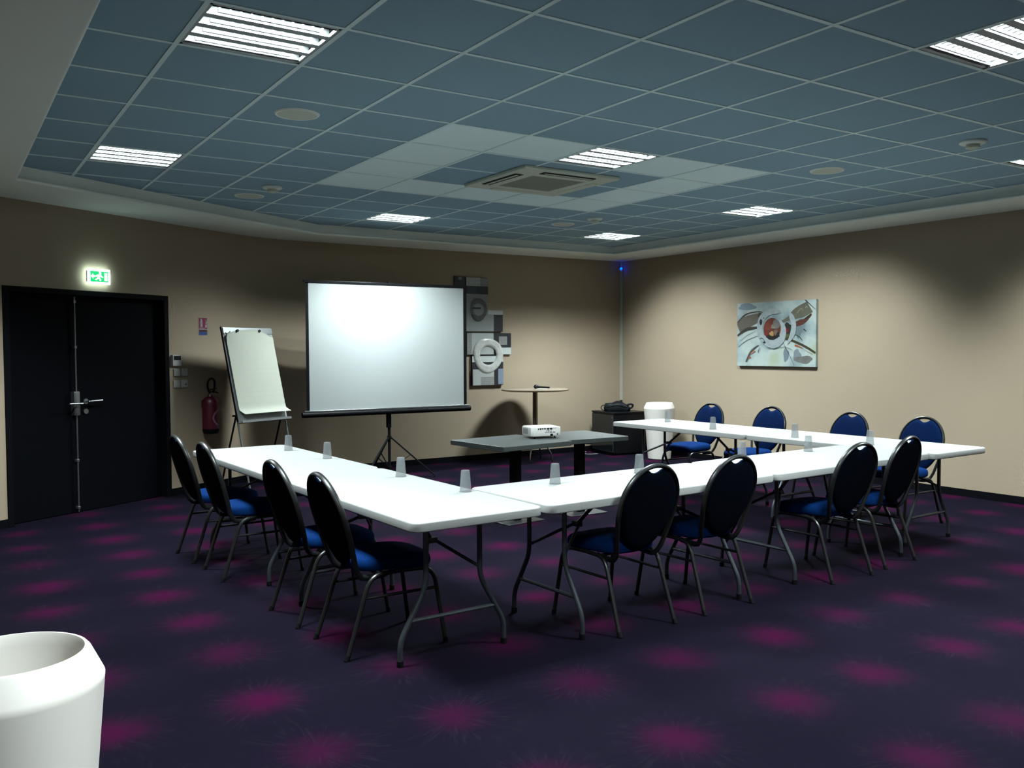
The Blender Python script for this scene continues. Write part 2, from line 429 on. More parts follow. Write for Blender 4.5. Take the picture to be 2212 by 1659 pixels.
def disc(b, c, r, h):          # disc facing -y
    n = 20; vs = [(c[0]+r*math.cos(2*math.pi*k/n), c[1]-t, c[2]+r*math.sin(2*math.pi*k/n)) for t in (0, h) for k in range(n)]
    b.add(vs, [tuple(range(n)), tuple(n+k for k in range(n))[::-1]] + [(k, n+k, n+(k+1) % n, (k+1) % n) for k in range(n)])
disc(b, (.856,.075,1.04), .026, .009); b.tube(fillet([(.856,.066,1.04), (.856,.022,1.04), (1.00,.020,1.045)], .012), .009, 8); b.build('door_handle', M['steel'], rf)
b = MB(); disc(b, (.853,.075,.946), .025, .012); b.build('lock_cylinder', M['steel'], rf)

# ------------------------------------------------------------ ceiling lights
def make_light(i, j, label):
    t = thing('ceiling_light', label, 'ceiling light', ((i+.5)*.6, (j+.5)*.6, HC), 0, 'louvred ceiling lights')
    a, sw, bw = .288, .085, .0472
    b = MB()
    for x0, x1, y0, y1 in ((-a,a,-a,-a+.024), (-a,a,a-.024,a), (-a,-a+.014,-a,a), (a-.014,a,-a,a)): b.box(x0, x1, y0, y1, -.001, .012)
    cs = [-.2000, -.0667, .0667, .2000]
    for k in range(3): c = (cs[k]+cs[k+1])/2; b.box(-a+.014, a-.014, c-.0245, c+.0245, 0, .012)
    b.box(-a, a, -a, a, .105, .11)
    for x0, x1, y0, y1 in ((-a-.002,-a,-a,a), (a,a+.002,-a,a), (-a,a,-a-.002,-a), (-a,a,a,a+.002)): b.box(x0, x1, y0, y1, .0, .11)
    b.build('louvre_frame', M['louvre'], t, smooth=False)
    for c in cs:
        b = MB(); n = 10; vs = []
        for k in range(n+1):
            ph = math.pi*k/n
            for x in (-.274, .274): vs.append((x, c-.0425*math.cos(ph), .002+.074*math.sin(ph)))
        b.add(vs, [(2*k, 2*k+1, 2*k+3, 2*k+2) for k in range(n)])
        rf_ = b.build('reflector', M['reflector'], t)
        b = MB()
        xs = [q*.0455 for q in range(-5, 6)]; vs = [(x, y, z) for x in xs for y in (c-.038, c+.038) for z in (.012, .024)]; fs = []
        for q in range(11):
            fs.append((4*q, 4*q+1, 4*q+3, 4*q+2))
            if q < 10: fs += [(4*q, 4*q+4, 4*q+5, 4*q+1), (4*q+2, 4*q+3, 4*q+7, 4*q+6)]
        b.add(vs, fs)
        b.build('cross_louvre', M['reflector'], rf_, smooth=False)
        b = MB(); b.tube([(-.235, c, .054), (.235, c, .054)], .013, 12)
        b.build('fluorescent_tube', M['tube'], t)
        L = bpy.data.lights.new('tube_light', 'AREA'); L.shape = 'RECTANGLE'; L.size = .50; L.size_y = .03
        L.energy = LAMP_W; L.color = (.86, .97, 1.0); L.spread = SPREAD
        lo = bpy.data.objects.new('tube_light', L); C.objects.link(lo); lo.parent = t; lo.location = (0, c, .0385)
    return t
LL = {(-8,-2): 'louvred light nearest the cream soffit, largest one at top left',
      (-8,3): 'louvred light over the double door and exit sign',
      (-3,0): 'louvred light in the white tile frame beside the air conditioner',
      (-3,6): 'louvred light above the projection screen',
      (2,6): 'louvred light closest to the far room corner',
      (2,2): 'louvred light above the abstract painting wall, right of centre',
      (2,-3): 'louvred light cut by the right picture edge, lower of the two there',
      (-3,-5): 'large louvred light cut by the top right picture edge',
      (-8,-7): 'louvred light overhead on the near side, above the front planter',
      (2,-8): 'louvred light on the near side beside the right wall',
      (-3,-10): 'louvred light furthest on the near side, behind the viewer'}
for (i, j) in LIGHTS: make_light(i, j, LL[(i, j)])

# ceiling speakers and detectors (tile centres)
def on_ceiling(name, gx, gy, label, cat, group, kind):
    t = thing(name, label, cat, (gx*.6, gy*.6, HC), 0, group)
    if kind == 'speaker':
        b = MB(); b.lathe([(.0,-.001),(.118,-.001),(.118,-.006),(.0,-.006)], 40); b.build('grille', M['cream'], t)
        b = MB(); b.lathe([(.118,-.001),(.118,-.008),(.128,-.009),(.136,-.001)], 40, closed=True); b.build('rim', M['ceiling_white'], t)
    else:
        b = MB(); b.lathe([(0,-.001),(.085,-.001),(.087,-.012),(.08,-.02),(.05,-.024),(0,-.024)], 32); b.build('base', M['ceiling_white'], t)
        b = MB(); b.lathe([(.046,-.0245),(.044,-.034),(.048,-.038),(.046,-.048),(.03,-.055),(0,-.056)], 24); b.build('sensor_head', M['cream'], t)
on_ceiling('ceiling_speaker', -6.5, .5, 'round flush ceiling speaker between the near light and the white frame', 'speaker', 'ceiling speakers', 'speaker')
on_ceiling('ceiling_speaker', -5.5, 5.5, 'round flush ceiling speaker beside the smoke detector, left of the screen light', 'speaker', 'ceiling speakers', 'speaker')
on_ceiling('ceiling_speaker', .5, 5.5, 'small round ceiling speaker nearest the far corner light', 'speaker', 'ceiling speakers', 'speaker')
on_ceiling('ceiling_speaker', .5, -.5, 'round flush ceiling speaker right of the white tile frame', 'speaker', 'ceiling speakers', 'speaker')
on_ceiling('smoke_detector', -5.44, 4.57, 'white smoke detector beside a ceiling speaker, left of the white frame', 'smoke detector', 'smoke detectors', 'det')
on_ceiling('smoke_detector', .54, 4.57, 'small white smoke detector beyond the white frame, near the corner', 'smoke detector', 'smoke detectors', 'det')
on_ceiling('smoke_detector', .52, -2.49, 'white smoke detector at the right, near the picture edge', 'smoke detector', 'smoke detectors', 'det')

# air conditioning cassette
t = thing('ceiling_air_conditioner', 'square cream ceiling air conditioner cassette inside the white tile frame', 'air conditioner', (-1.428, 1.263, HC))
h = .475
b = MB()
prof = [(h, -.004), (h, -.022), (h-.006, -.028), (.270, -.034), (.262, -.030), (.262, -.022)]
vs = []; 
for r_, z in prof: vs += [(r_*x, r_*y, z) for x, y in ((-1,-1),(1,-1),(1,1),(-1,1))]
fs = [(i*4+k, i*4+(k+1) % 4, (i+1)*4+(k+1) % 4, (i+1)*4+k) for i in range(len(prof)-1) for k in range(4)]
b.add(vs, fs); b.build('panel', M['cream'], t, smooth=False)
b = MB(); b.box(-.262, .262, -.262, .262, -.030, -.018); b.build('intake_grille', M['grille'], t, smooth=False, label='grey square intake grille')
for k in range(4):
    a = R(90*k); Mk = Matrix.Rotation(a, 4, 'Z')
    # k=0 near edge, 3 left edge are open
    opened = k in (0, 3)
    b = MB()
    if opened:
        b.box(-.26, .26, -.425, -.350, -.0345, -.030, Mk); b.build('air_slot', M['black'], t, smooth=False)
        b = MB(); b.bar(Mk @ Vector((-.235, -.395, -.037)), Mk @ Vector((.235, -.395, -.037)), .022, .003); b.build('air_vane', M['cream'], t, smooth=False)
    else:
        b.box(-.25, .25, -.42, -.355, -.0345, -.030, Mk); b.build('air_vane', M['cream'], t, smooth=False)

# ------------------------------------------------------------ folding tables
def make_table(label):
    t = thing('folding_table', label, 'table', group='white folding tables in a U')
    L, W, H, T = 1.79, .735, .74, .045
    b = MB(); b.prism(rrect(-W/2, W/2, -L/2, L/2, .055, 7), H-T, H, ch=.007); tp = b.build('tabletop', M['table'], t, ang=50)
    for s in (-1, 1):
        yl = s*(L/2-.27)
        for sx in (-1, 1):
            b = MB(); b.tube(fillet([(sx*.155, yl, H-T), (sx*.155, yl, .37), (sx*.30, yl, .12), (sx*.30, yl, .02)], .06), .0135, 10)
            lg = b.build('leg', M['leg_metal'], t)
            b = MB(); b.lathe([(.0155,0),(.0165,.004),(.0165,.03),(.0145,.032)], 12, sx*.30, yl, 0); b.build('foot_cap', M['rubber'], lg)
        b = MB(); b.tube([(-.245, yl, .21), (.245, yl, .21)], .011, 8); b.build('crossbar', M['leg_metal'], t)
        b = MB(); b.tube([(-.155, yl, H-T-.012), (.155, yl, H-T-.012)], .011, 8); b.build('hinge_bar', M['leg_metal'], t)
        b = MB(); yj = s*(L/2-.27-.22)
        for sx in (-1, 1): b.tube([(sx*.155, yl, .42), (sx*.02, yj, .535)], .009, 8)
        b.tube([(0, yj-s*.0, .535), (0, yj-s*.22, H-T)], .011, 8)
        b.box(-.028, .028, yj-.016, yj+.016, .522, .55)
        b.build('folding_brace', M['leg_metal'], t)
    return t
def place_axis(t, c0, c1, near, label=None, first=False):
    pass
tab0 = None
def table(cx, cy, ang, label):
    global tab0
    if tab0 is None: tab0 = make_table(label); tab0.location = (cx, cy, 0); tab0.rotation_euler = (0, 0, ang); return tab0
    return dup(tab0, (cx, cy, 0), ang, label)
al = .0336
dl = Vector((-.0336, .9994)); pL = Vector((-3.637, -1.42))
for k, lb in ((0, 'white folding table at the near end of the left row, under two cups'), (1, 'white folding table at the far end of the left row, by the flipchart')):
    c = pL + dl*(.897 + k*1.80); table(c.x, c.y, al, lb)
df = Vector((math.cos(R(3.2)), math.sin(R(3.2)))); pF = Vector((-3.262, -1.035))
for k, lb in ((0, 'white folding table of the front row joined to the left row, nearest the viewer'), (1, 'white folding table of the front row joined to the right row')):
    c = pF + df*(.897 + k*1.75 - (.0 if k == 0 else .0)); 
    if k == 1: c = pF + df*(.897 + 1.797)
    table(c.x, c.y, R(3.2) - math.pi/2, lb)
pR = Vector((.70, -1.235)); dR = Vector((-.028, .9996))
for k, lb in ((0, 'white folding table at the near end of the right row, corner toward the right wall'), (1, 'white folding table at the far end of the right row, by the white planter')):
    c = pR + dR*(.897 + k*1.80); table(c.x, c.y, .028, lb)

# ------------------------------------------------------------ banquet chairs
def make_chair(label):
    t = thing('banquet_chair', label, 'chair', group='blue oval back banquet chairs')
    fm = M['chair_metal']
    for sx in (-1, 1):
        rear = fillet([(sx*.205, -.27, .0), (sx*.190, -.135, .398), (sx*.185, .03, .402)], .07, 6)
        b = MB(); b.tube(rear, .0115, 10); lg = b.build('leg', fm, t)
        b = MB(); b.tube([(sx*.2055, -.2745, 0), (sx*.2040, -.263, .026)], .0138, 10); b.build('foot_cap', M['rubber'], lg)
        front = fillet([(sx*.215, .275, .0), (sx*.192, .215, .398), (sx*.185, .02, .402)], .08, 6)
        b = MB(); b.tube(front, .0115, 10); lg = b.build('leg', fm, t)
        b = MB(); b.tube([(sx*.2155, .2765, 0), (sx*.2140, .272, .026)], .0138, 10); b.build('foot_cap', M['rubber'], lg)
        b = MB(); b.tube([(sx*.196, -.172, .29), (sx*.198, .232, .29)], .008, 8); b.build('stretcher', fm, t)
    b = MB()
    for y in (-.09, .13): b.tube([(-.186, y, .400), (.186, y, .400)], .009, 8)
    b.build('seat_frame', fm, t)
    # back plane: s along the tilted back
    tl = R(16); by, bz = -.193, .405
    def bp(x, s_, d=0): return Vector((x, by - s_*math.sin(tl) - d*math.cos(tl), bz + s_*math.cos(tl) - d*math.sin(tl)))
    def half(s_):      # half width of the frame at height s_
        return None
    pts = []
    oval = []
    sc_, rx, rt, rb = .292, .207, .224, .268
    n = 40
    for k in range(n+1):
        a = math.pi*k/n          # from right side over the top to the left side
        oval.append((rx*math.cos(a), sc_ + rt*math.sin(a)))
    right = [(.150, .0), (.164, .03), (.176, .08), (.192, .15), (.203, .22)]
    loop = [bp(x, s_) for x, s_ in right] + [bp(x, s_) for x, s_ in oval] + [bp(-x, s_) for x, s_ in reversed(right)]
    jr = [Vector((.150, -.03, .388)), Vector((.150, -.10, .380)), Vector((.150, -.165, .384))]
    jl = [Vector((-v.x, v.y, v.z)) for v in reversed(jr)]
    path = catmull(jr + loop[1:-1] + jl, 2)
    b = MB(); nb = (0, -math.cos(tl), -math.sin(tl)); b.tube(path, .0095, 10, r2=.0155, ref=nb); b.build('back_frame', fm, t)
    # padded oval with a handle notch
    out = []
    N = 72
    for k in range(N):
        a = 2*math.pi*k/N - math.pi/2
        ca, sa = math.cos(a), math.sin(a)
        if sa >= 0: x, s_ = (rx-.008)*ca, sc_ + (rt-.008)*sa
        else:
            x, s_ = (rx-.008)*ca*(1-.10*abs(sa)), sc_ + rb*sa
        lim = .469 + .030*(abs(x)/.062)**2
        if abs(x) < .070 and sa > 0: s_ = min(s_, lim)
        out.append((x, s_))
    c0 = (0, .25)
    levels = [(1.0, .0), (.995, .009), (.96, .017), (.86, .023), (.6, .028), (.3, .030)]
    b = MB()
    for side in (1, -1):
        vs = []; b.cur = 0 if side == -1 else 1
        for (q, d) in levels:
            for x, s_ in out: vs.append(bp(c0[0]+(x-c0[0])*q, c0[1]+(s_-c0[1])*q, side*d*(1 if side == -1 else .55)))
        vs.append(bp(c0[0], c0[1], side*.030*(1 if side == -1 else .55)))
        fs = [(i*N+k, i*N+(k+1) % N, (i+1)*N+(k+1) % N, (i+1)*N+k) for i in range(len(levels)-1) for k in range(N)]
        fs += [((len(levels)-1)*N+k, (len(levels)-1)*N+(k+1) % N, len(levels)*N) for k in range(N)]
        b.add(vs, fs)
    b.build('backrest', [M['fabric_front'], M['fabric_back']], t, ang=60)
    # handle rim
    hr = [bp(.066*math.cos(a), .483+.021*math.sin(a), .0) for a in [2*math.pi*k/24 for k in range(24)]]
    b = MB(); b.tube(hr, .0045, 8, closed=True); b.build('handle_rim', M['gloss_black'], t, label='black handle opening rim')
    # seat cushion
    so = []
    for k in range(64):
        a = 2*math.pi*k/64; e = .55
        x = math.copysign(abs(math.cos(a))**e, math.cos(a)); y = math.copysign(abs(math.sin(a))**e, math.sin(a))
        wx = .195 + .020*(y > 0)*y - .020*(y < 0)*abs(y)
        so.append((wx*x, .025 + .215*y))
    lv = [(.90, .412), (.975, .414), (1.0, .425), (1.005, .445), (.985, .462), (.93, .474), (.80, .482), (.55, .487), (.25, .489)]
    b = MB(); vs = []
    for q, z in lv:
        for x, y in so: vs.append((x*q, .025+(y-.025)*q, z + (.010*max(0, (y-.025)/.215)*(-1))*(q > .5)))
    vs.append((0, .025, .489)); nn = 64
    fs = [(i*nn+k, i*nn+(k+1) % nn, (i+1)*nn+(k+1) % nn, (i+1)*nn+k) for i in range(len(lv)-1) for k in range(nn)]
    fs += [((len(lv)-1)*nn+k, (len(lv)-1)*nn+(k+1) % nn, len(lv)*nn) for k in range(nn)] + [tuple(range(nn))[::-1]]
    b.add(vs, fs); b.build('seat', M['fabric'], t, ang=60)
    return t
ch0 = None
def chair(rx_, ry_, deg, label, group):
    """rx_, ry_: midpoint of the rear feet; deg: direction of the local x axis"""
    global ch0
    a = R(deg); loc = (rx_ - .27*math.sin(a), ry_ + .27*math.cos(a), 0)
    if ch0 is None: ch0 = make_chair(label); ch0.location = loc; ch0.rotation_euler = (0,0,a); ch0['group'] = group; return
    dup(ch0, loc, a, label, group)
g = 'banquet chairs along the left row of tables'
chair(-4.28, 1.72, -87, 'oval back chair nearest the double door, furthest of the left row', g)
chair(-4.24, 1.10, -88, 'oval back chair second from the door in the left row, blue seat in light', g)
chair(-4.16, -.11, -87.6, 'oval back chair third from the door in the left row', g)
chair(-4.13, -.74, -89.5, 'oval back chair of the left row nearest the viewer', g)
g = 'banquet chairs along the front row of tables'
chair(-2.59, -1.40, 2.6, 'oval back chair of the front row closest to the viewer, its dark back largest', g)
chair(-1.94, -1.37, 2.7, 'second oval back chair of the front row, beside the largest one', g)
chair(-.78, -1.36, 0, 'third oval back chair of the front row, right of the table joint', g)
chair(-.15, -1.29, 6, 'fourth oval back chair of the front row, last before the table corner', g)
g = 'banquet chairs between the right row and the right wall'
chair(1.40, 2.08, 91, 'blue fronted chair furthest along the right wall, beside the white planter', g)
chair(1.48, 1.30, 90, 'blue fronted chair under the painting, second along the right wall', g)
chair(1.46, .32, 88, 'blue fronted chair third along the right wall, left of the last one', g)
chair(1.47, -.41, 89, 'blue fronted chair nearest the right table corner', g)

# ------------------------------------------------------------ cups
cup0 = None
CUPS = [(-3.50, 1.72, 'upturned frosted cup at the far end of the left row, before the flipchart'), (-3.44, 1.06, 'second upturned frosted cup from the far end of the left row'),
        (-3.40, -.055, 'upturned frosted cup on the near left table, left of its pair'), (-3.36, -.777, 'upturned frosted cup at the inner left corner of the U'),
        (-2.792, -.827, 'upturned frosted cup on the front row, in front of the grey tables'), (-2.103, -.771, 'upturned frosted cup behind the largest front chair'),
        (-1.014, -.618, 'upturned frosted cup behind the second front chair'), (-.289, -.609, 'upturned frosted cup near the inner right corner of the U, on the front row'),
        (.475, 1.11, 'upturned frosted cup before the furthest blue chair on the right'), (.467, .133, 'upturned frosted cup on the right row beside the table joint'),
        (.474, -.60, 'upturned frosted cup on the right row, left of the last blue chair'), (.70, 1.98, 'upturned frosted cup at the far end of the right row, before the planter')]
for x, y, lb in CUPS:
    if cup0 is None:
        b = MB(); b.lathe([(.0345,0),(.0345,.003),(.0325,.006),(.0245,.112),(.022,.118),(.0,.118),(.0,.116),(.0215,.116),(.0235,.111),(.0315,.005),(.0330,0)], 28)
        cup0 = b.build('plastic_cup', M['cup'], loc=(x, y, .7402)); cup0['category'] = 'cup'; cup0['group'] = 'upturned plastic cups'; cup0['label'] = lb
    else:
        c = cup0.copy(); C.objects.link(c); c.location = (x, y, .7402); c['label'] = lb

# ------------------------------------------------------------ grey tables with pedestal bases
def grey_table(cx, cy, ang, side, label, bx, by):
    t = thing('pedestal_table', label, 'table', (cx, cy, 0), ang, 'grey pedestal tables under the projector')
    hh = side/2
    b = MB(); b.prism(rrect(-hh, hh, -hh, hh, .012, 3), .668, .71, ch=.004); b.build('tabletop', M['stone'], t, smooth=False)
    q = Matrix.Rotation(-ang, 4, 'Z') @ Vector((bx-cx, by-cy, 0))
    b = MB(); b.box(q.x-.038, q.x+.038, q.y-.038, q.y+.038, .012, .655); b.box(q.x-.16, q.x+.16, q.y-.03, q.y+.03, .650, .668); b.box(q.x-.03, q.x+.03, q.y-.16, q.y+.16, .650, .668)
    b.build('pedestal', M['black'], t, bevel=.003)
    b = MB(); b.box(q.x-.205, q.x+.205, q.y-.16, q.y+.16, 0, .012); b.build('base_plate', mat('base_plate_metal', (.17,.18,.19), .35, metal=.8), t, bevel=.003)
grey_table(-1.525, 1.60, R(6), .77, 'left grey stone topped pedestal table holding most of the projector', -1.51, 1.55)
grey_table(-.76, 1.655, R(-2), .70, 'right grey stone topped pedestal table, beside the projector', -.80, 1.55)

# projector
t = thing('projector', 'white projector on the grey pedestal table, connectors toward the viewer', 'projector', (-1.145, 1.68, .7105), R(-12))
pw, pd = .145, .115
b = MB(); b.prism([(-pw,-pd),(-pw+.02,-pd-.012),(pw-.02,-pd-.012),(pw,-pd),(pw,pd-.02),(pw-.02,pd),(-pw+.02,pd),(-pw,pd-.02)], .018, .103, ch=.010)
b.build('body', M['plastic_white'], t, ang=25)
yf = -pd-.0125
b = MB()
for x, z, w_, h_ in ((-.075,.086,.012,.010),(-.055,.085,.012,.012),(-.035,.086,.010,.009),(-.012,.086,.016,.008),(.018,.085,.022,.011),(.048,.085,.022,.011)): b.box(x-w_/2, x+w_/2, yf-.001, yf+.003, z-h_/2, z+h_/2)
b.box(-.07, .10, yf-.0006, yf+.003, .091, .094)
b.build('video_port', M['gloss_black'], t, smooth=False)
b = MB()
for x, z, r_ in ((.005,.068,.004),(.02,.068,.005),(.035,.068,.003),(.05,.068,.003),(-.005,.055,.004),(.008,.055,.004),(.020,.055,.004)): disc(b, (x, yf+.001, z), r_, .002)
for x in (.045, .078): b.box(x-.012, x+.012, yf-.001, yf+.003, .052, .058)
b.build('audio_port', M['display'], t, smooth=False)
b = MB(); b.box(.040, .066, yf-.001, yf+.003, .022, .040); b.box(.105, .117, yf-.001, yf+.003, .030, .042); b.build('power_socket', M['black'], t, smooth=False)
b = MB()
for k in range(9): b.box(-pw-.001, -pw+.003, -.04+k*.013, -.034+k*.013, .034, .088)
b.build('air_vent', mat('vent_grey', (.30,.33,.33), .5), t, smooth=False)
for x, y in ((-.10,-.09),(.10,-.09),(0,.08)):
    b = MB(); b.lathe([(.010,0),(.010,.006),(.005,.008),(.005,.020)], 12, x, y); b.build('foot', M['rubber'], t)

# high round table
t = thing('high_round_table', 'round pale topped high table on a brass pole beside the screen wall', 'table', (.98, 4.86, 0))
b = MB(); b.lathe([(0,.955),(.44,.955),(.452,.962),(.452,.974),(.440,.980),(0,.980)], 48); b.build('tabletop', M['wood_top'], t); 
b = MB(); b.lathe([(.4535,.959),(.4555,.968),(.4535,.977)], 48, cap=False); b.build('edge_band', M['wood'], t)
b = MB(); b.lathe([(.034,.20),(.034,.955)], 24); b.build('pole', M['pole'], t)
for k in range(4):
    a = R(38+90*k); p_ = [(r_*math.cos(a), r_*math.sin(a), z) for r_, z in ((.03,.30),(.09,.27),(.17,.19),(.225,.10),(.24,.012))]
    b = MB(); b.tube(catmull(p_, 5), .011, 10); lg = b.build('leg', M['chrome'], t)
    b = MB(); b.lathe([(.014,0),(.014,.02)], 12, .24*math.cos(a), .24*math.sin(a)); b.build('foot_cap', M['rubber'], lg)

# microphone on a folded paper
t = thing('microphone', 'black handheld microphone lying on white paper on the high table', 'microphone', (.98, 4.70, .9805), R(-28))
b = MB(); b.lathe([(.0,0),(.027,.003)], 4); 
b = MB(); b.tube([(.105,0,.018),(-.02,0,.026),(-.06,0,.028)], [.011,.013,.017], 14); b.build('handle', M['black'], t)
b = MB(); b.tube([(-.055,0,.028),(-.068,0,.029),(-.085,0,.030),(-.100,0,.030),(-.110,0,.030)], [.018,.026,.028,.022,.008], 14); b.build('head', M['gloss_black'], t)
b = MB(); b.box(-.09, .075, -.05, .05, .0, .007); tag(b.build('folded_card', M['plastic_white'], smooth=False, loc=(.98, 4.70, .9802)), 'white folded card under the microphone on the high table', 'card').rotation_euler = (0,0,R(-28))
t.location.z = .9803 + .007 - .002

# ------------------------------------------------------------ projection screen
t = thing('projection_screen', 'large white projection screen on a black tripod against the far wall', 'projection screen', (-1.267, 4.62, 0), -.03)
b = MB(); b.box(-.985, .985, -.0015, .0, .828, 2.275); b.build('screen_fabric', M['screen'], t, smooth=False)
b = MB(); b.box(-1.020, -.985, -.002, .001, .823, 2.275); b.box(.985, 1.026, -.002, .001, .823, 2.275); b.build('black_border', M['black'], t, smooth=False)
b = MB(); b.box(-1.045, 1.045, -.010, .010, 2.273, 2.302); b.build('top_bar', M['gloss_black'], t, bevel=.004)
b = MB(); b.box(-1.052, 1.052, -.022, .014, .810, .830); b.build('bottom_rail', M['steel'], t, bevel=.003)
oc = [(.030*math.cos(R(22.5+45*k)), .030*math.sin(R(22.5+45*k))) for k in range(8)]
b = MB(); b.tube([(-1.072, .0, .783), (1.072, .0, .783)], .032, 16); b.build('roller_case', M['black'], t)
b = MB(); b.tube([(0,.045,.06), (0,.045,2.315)], .013, 12); b.tube([(0,.045,.06), (0,.045,.79)], .017, 12); b.build('pole', M['black'], t)
b = MB(); b.tube(fillet([(0,.045,2.305), (0,.02,2.325), (0,.0,2.299)], .01), .006, 8); b.build('top_hook', M['black'], t)
b = MB(); b.prism([(-.035,.02),(.02,.02),(.02,.06),(-.035,.06)], .59, .76); b.build('carry_clamp', M['black'], t, bevel=.006)
for a in (R(-32), R(212), R(90)):
    c_, s_ = math.cos(a), math.sin(a)
    b = MB(); b.bar((.02*c_, .045+.02*s_, .470), (.54*c_, .045+.56*s_, .012), .022, .014); lg = b.build('tripod_leg', M['black'], t)
    b = MB(); b.bar((.015*c_, .045+.015*s_, .11), (.25*c_, .045+.26*s_, .262), .012, .006); b.build('leg_strut', M['black'], lg)
b = MB(); b.lathe([(.026,.45),(.026,.49)], 14, 0, .045); b.lathe([(.024,.09),(.024,.13)], 14, 0, .045); b.build('hub', M['black'], t)

# ------------------------------------------------------------ flipchart easel
th = .438; ph = .236
t = thing('flipchart_easel', 'flipchart easel with a lined cream paper pad, between extinguisher and screen', 'flipchart', (-3.066, 4.186, 0), th)
def ep(x, L_, d=0): return Vector((x, L_*math.sin(ph) - d*math.cos(ph), L_*math.cos(ph) + d*math.sin(ph)))   # d towards the reader
MW = .685
def eplate(b, x0, x1, l0, l1, d0, d1):
    vs = [ep(x, l, d) for x in (x0, x1) for l in (l0, l1) for d in (d0, d1)]
    b.add(vs, [(0,1,3,2),(4,6,7,5),(0,4,5,1),(2,3,7,6),(0,2,6,4),(1,5,7,3)])
b = MB(); eplate(b, 0, MW, .800, 1.808, .0, .012); b.build('board', M['board'], t, smooth=False)
b = MB(); eplate(b, -.008, 0, .79, 1.815, -.006, .016); b.build('board_edge', M['black'], t, smooth=False)
b = MB(); eplate(b, .01, MW, 1.74, 1.805, .0125, .020); b.build('clamp_bar', M['steel'], t, smooth=False)
# pad: wavy sheet
nx, nl = 16, 34; b = MB(); vs = []
for side in (0, 1):
    for i in range(nx+1):
        for k in range(nl+1):
            u_, v_ = i/nx, k/nl
            x = .022 + (MW-.034)*u_; L_ = .852 + (1.782-.852)*v_
            top = max(0, (v_-.82)/.18)
            x += (.5-u_)*.05*max(0, (v_-.93)/.07)**1.6
            L_ -= (.045 if u_ < .5 else .075)*(abs(u_-.5)*2)**2.2*top**2
            if v_ < .05: x += .02*(1-v_/.05)
            d = .022 + .007*math.sin(u_*9+1.5)*top**1.2 + .012*(abs(u_-.5)*2)**4*top + .0022*math.sin(v_*95) + (.055*(1-v_/.07)**1.5 if v_ < .07 else 0) + .006*(1-v_)
            vs.append(ep(x, L_, d + .006*side))
N1 = (nx+1)*(nl+1); g_ = lambda i, k, s: s*N1 + i*(nl+1)+k; fs = []
for i in range(nx):
    for k in range(nl):
        fs.append((g_(i,k,1), g_(i+1,k,1), g_(i+1,k+1,1), g_(i,k+1,1))); fs.append((g_(i,k,0), g_(i,k+1,0), g_(i+1,k+1,0), g_(i+1,k,0)))
for i in range(nx): fs += [(g_(i,0,0), g_(i+1,0,0), g_(i+1,0,1), g_(i,0,1)), (g_(i,nl,0), g_(i,nl,1), g_(i+1,nl,1), g_(i+1,nl,0))]
for k in range(nl): fs += [(g_(0,k,0), g_(0,k,1), g_(0,k+1,1), g_(0,k+1,0)), (g_(nx,k,0), g_(nx,k+1,0), g_(nx,k+1,1), g_(nx,k,1))]
b.add(vs, fs); b.build('paper_pad', M['paper'], t, ang=60)
for x in (.185, .49):
    b = MB(); b.tube([ep(x, 1.768, .018), ep(x, 1.768, .045)], .014, 14); b.build('pad_knob', M['black'], t)
b = MB(); b.tube([ep(.02, 1.745, .03), ep(.05, 1.73, .035), ep(.09, 1.76, .032)], .004, 6); b.build('clip_lever', M['black'], t)
b = MB(); eplate(b, -.0, MW+.005, .765, .772, .012, .075); eplate(b, -.0, MW+.005, .772, .790, .069, .075); eplate(b, 0, MW+.005, .772, .800, .010, .014); b.build('pen_tray', M['steel'], t, smooth=False)
for x in (.012, MW-.012):
    b = MB(); b.tube([ep(x, .02, -.012), ep(x, 1.77, -.012)], .011, 10); lg = b.build('front_leg', M['steel'], t)
    b = MB(); b.lathe([(.014,0),(.014,.03)], 10, x, .01, 0); b.build('foot_cap', M['rubber'], lg)
rp = ep(.02, .86, -.03)
b = MB(); b.tube([rp, (.02, .50, .01)], .010, 10); b.build('rear_leg', M['black'], t)
b = MB(); b.tube([ep(MW-.02, .86, -.03), (MW-.02, .50, .01)], .010, 10); b.build('rear_leg', M['black'], t)
b = MB(); b.tube([rp + Vector((-.012,0,0)), rp + Vector((-.045,0,0))], .010, 12); b.build('adjusting_knob', M['black'], t)

# ------------------------------------------------------------ things on the door wall
def on_door_wall(name, s_, z, label, cat, off=0, group=None):
    q = dwp(s_, off, z); return thing(name, label, cat, q, AD, group)
t = on_door_wall('exit_sign', .94, 2.218, 'lit green emergency exit sign above the double door', 'exit sign')
b = MB(); b.box(-.105, .105, -.034, -.001, -.052, .052); b.build('mounting_box', mat('sign_housing', (.10,.13,.28), .5), t, bevel=.004)
b = MB(); b.box(-.122, .122, -.047, -.036, -.069, .069); b.build('lamp_housing', M['edge_glow'], t, bevel=.002)
b = MB(); b.box(-.100, .100, -.0490, -.0472, -.053, .050); b.build('green_panel', M['green_glow'], t, smooth=False)
b = MB(); yq = (-.0500, -.0492)
def flat(b, poly, y0=yq[0], y1=yq[1]):
    n = len(poly); vs = [(x, y, z) for y in (y0, y1) for x, z in poly]
    b.add(vs, [tuple(range(n)), tuple(range(n, 2*n))[::-1]] + [(k, n+k, n+(k+1) % n, (k+1) % n) for k in range(n)])
